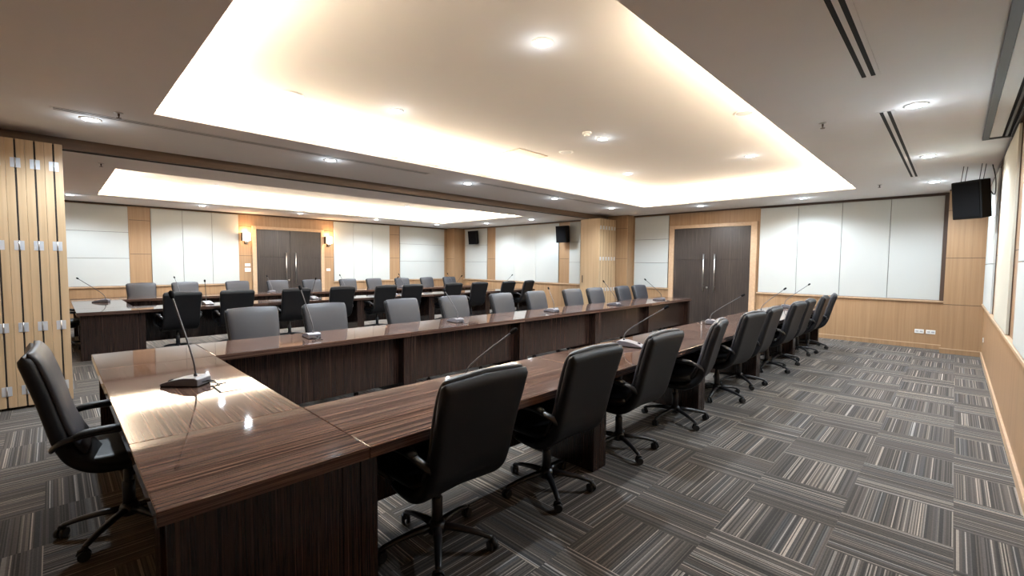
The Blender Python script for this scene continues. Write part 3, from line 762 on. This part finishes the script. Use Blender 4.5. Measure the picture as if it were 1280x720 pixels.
for x, s in ((-11.36, 'left'), (-9.32, 'right')):
    downlight(x, 10.32, H, f'small downlight in front of the second room far wall, {s} one', PD, group=G)
G = 'downlights in the further recess'
for x, y, wh in ((-11.8, 2.6, 'rear left'), (-9.8, 2.6, 'front left'), (-10.8, 5.1, 'middle'), (-11.8, 7.5, 'rear right'), (-9.8, 7.5, 'front right')):
    downlight(x, y, HU, f'round downlight in the raised ceiling of the second room, {wh}', PD, group=G)

# slot diffusers
def slot_diffuser(x, y0, y1, label, w=0.13):
    t = thing('slot_diffuser', label, 'air diffuser', (x, (y0+y1)/2, H), 0, 'slot diffusers in the ceiling'); l = (y1-y0)/2
    b = NB(); 
    for xa, xb in ((-w/2, -w*0.30), (-w*0.10, w*0.10), (w*0.30, w/2)): box(b, xa, xb, -l, l, -0.0035, -0.0005)
    box(b, -w/2, w/2, -l-0.02, -l, -0.0035, -0.0005); box(b, -w/2, w/2, l, l+0.02, -0.0035, -0.0005)
    obj('diffuser_frame', b, 'ceil', t)
    b = NB(); box(b, -w/2, w/2, -l, l, -0.002, -0.0003); obj('dark_slots', b, 'slot', t)
slot_diffuser(-0.495, 1.2, 4.10, 'long twin-slot air diffuser in the right ceiling strip, nearest the camera')
slot_diffuser(-0.495, 5.12, 9.10, 'long twin-slot air diffuser in the right ceiling strip, further one by the downlights')
slot_diffuser(-5.77, 0.05, 4.03, 'twin-slot air diffuser beside the left cove, nearer half', 0.11)
slot_diffuser(-5.77, 5.10, 8.95, 'twin-slot air diffuser beside the left cove, further half', 0.11)
slot_diffuser(-12.85, 0.3, 9.2, 'twin-slot air diffuser along the second room rear cove', 0.11)

# return-air grille by the right wall
t = thing('return_air_grille', 'wide grey return-air grille in the ceiling against the right wall', 'air grille', (0.26, 4.65, H))
b = NB(); y0, y1 = -2.2, 2.2
box(b, -0.115, -0.065, y0, y1, -0.022, -0.0005, 0.003); box(b, 0.085, 0.110, y0, y1, -0.022, -0.0005, 0.003); box(b, -0.115, 0.110, y1, y1+0.035, -0.022, -0.0005, 0.003); box(b, -0.115, 0.110, y0-0.035, y0, -0.022, -0.0005, 0.003)
obj('grille_frame', b, 'grille_grey', t)
b = NB(); box(b, -0.062, 0.025, y0+0.01, y1-0.01, -0.010, -0.0005); obj('blank_panel', b, 'white_plastic', t)
b = NB(); box(b, 0.045, 0.062, y0+0.01, y1-0.01, -0.014, -0.0015); obj('blade', b, 'grille_grey', t)
b = NB(); box(b, -0.065, 0.085, y0, y1, -0.0015, -0.0004); obj('dark_slot', b, 'slot', t)

# sprinklers, smoke detector, access hatch
def sprinkler(x, y, label):
    t = thing('sprinkler', label, 'sprinkler', (x, y, H), 0, 'sprinkler heads')
    b = NB(); lathe(b, [(0.034, -0.0005), (0.034, -0.004), (0.014, -0.008)], 20); obj('escutcheon', b, 'steel', t)
    b = NB(); lathe(b, [(0.008, -0.006), (0.008, -0.030), (0.004, -0.034), (0.004, -0.046)], 12); obj('sprinkler_body', b, 'wood_dark', t)
    b = NB(); lathe(b, [(0.020, -0.046), (0.020, -0.049)], 12); obj('deflector', b, 'wood_dark', t)
sprinkler(-0.95, 5.14, 'small ceiling sprinkler between the right cove and the twin-slot diffusers')
sprinkler(-0.95, 9.63, 'tiny ceiling sprinkler near the far right corner of the cove')
sprinkler(-5.51, 0.47, 'small ceiling sprinkler at the near left corner of the cove')
sprinkler(-8.54, 0.52, 'small ceiling sprinkler in the second room ceiling by the near partition stack')
t = thing('smoke_detector', 'round white smoke detector in the raised ceiling beside the middle downlight', 'smoke detector', (-3.40, 4.80, HU))
b = NB(); lathe(b, [(0.055, -0.0005), (0.055, -0.018), (0.048, -0.024)], 24); obj('detector_base', b, 'white_plastic', t)
b = NB(); lathe(b, [(0.036, -0.024), (0.036, -0.040), (0.022, -0.050)], 24); obj('sensor_cap', b, 'white_plastic', t)
t = thing('access_hatch', 'square access hatch with a fine dark outline in the raised ceiling', 'access hatch', (-4.84, 5.11, HU))
b = NB(); box(b, -0.25, 0.25, -0.30, 0.30, -0.004, -0.0005, 0.001); obj('hatch_panel', b, 'ceil_up', t)
b = NB()
for q in ((-0.27, -0.252, -0.32, 0.32), (0.252, 0.27, -0.32, 0.32), (-0.252, 0.252, -0.32, -0.302), (-0.252, 0.252, 0.302, 0.32)): box(b, *q, -0.007, -0.0005)
obj('hatch_frame', b, 'wood_pale', t)

# ------------------------------------------------------------------ camera
F_PX = 563.25; yaw, pitch, roll = (math.radians(v) for v in (44.4566, -3.1617, 0.4517))
cy, sy, cp, sp = math.cos(yaw), math.sin(yaw), math.cos(pitch), math.sin(pitch)
fwd = Vector((-sy*cp, cy*cp, sp)); right = Vector((cy, sy, 0)); up = right.cross(fwd)
r2 = right*math.cos(roll) + up*math.sin(roll); u2 = -right*math.sin(roll) + up*math.cos(roll)
cd = bpy.data.cameras.new('camera'); cd.sensor_width = 36; cd.lens = F_PX/1280*36; cd.clip_start = 0.05
cam = bpy.data.objects.new('camera', cd); COL.objects.link(cam)
cam.matrix_world = Matrix.Translation((0, 0, 1.54)) @ Matrix((r2, u2, -fwd)).transposed().to_4x4()
S.camera = cam

w = bpy.data.worlds.new('world'); S.world = w; w.use_nodes = True
w.node_tree.nodes['Background'].inputs['Color'].default_value = (0, 0, 0, 1)
S.view_settings.view_transform = 'Standard'; S.view_settings.look = 'None'; S.view_settings.gamma = 1.0
S.view_settings.use_curve_mapping = False
S.view_settings.exposure = 1.45
S.cycles.max_bounces = 10; S.cycles.diffuse_bounces = 7; S.cycles.glossy_bounces = 4
S.cycles.use_denoising = True
S.cycles.sample_clamp_indirect = 20.0
S.cycles.caustics_reflective = False; S.cycles.caustics_refractive = False
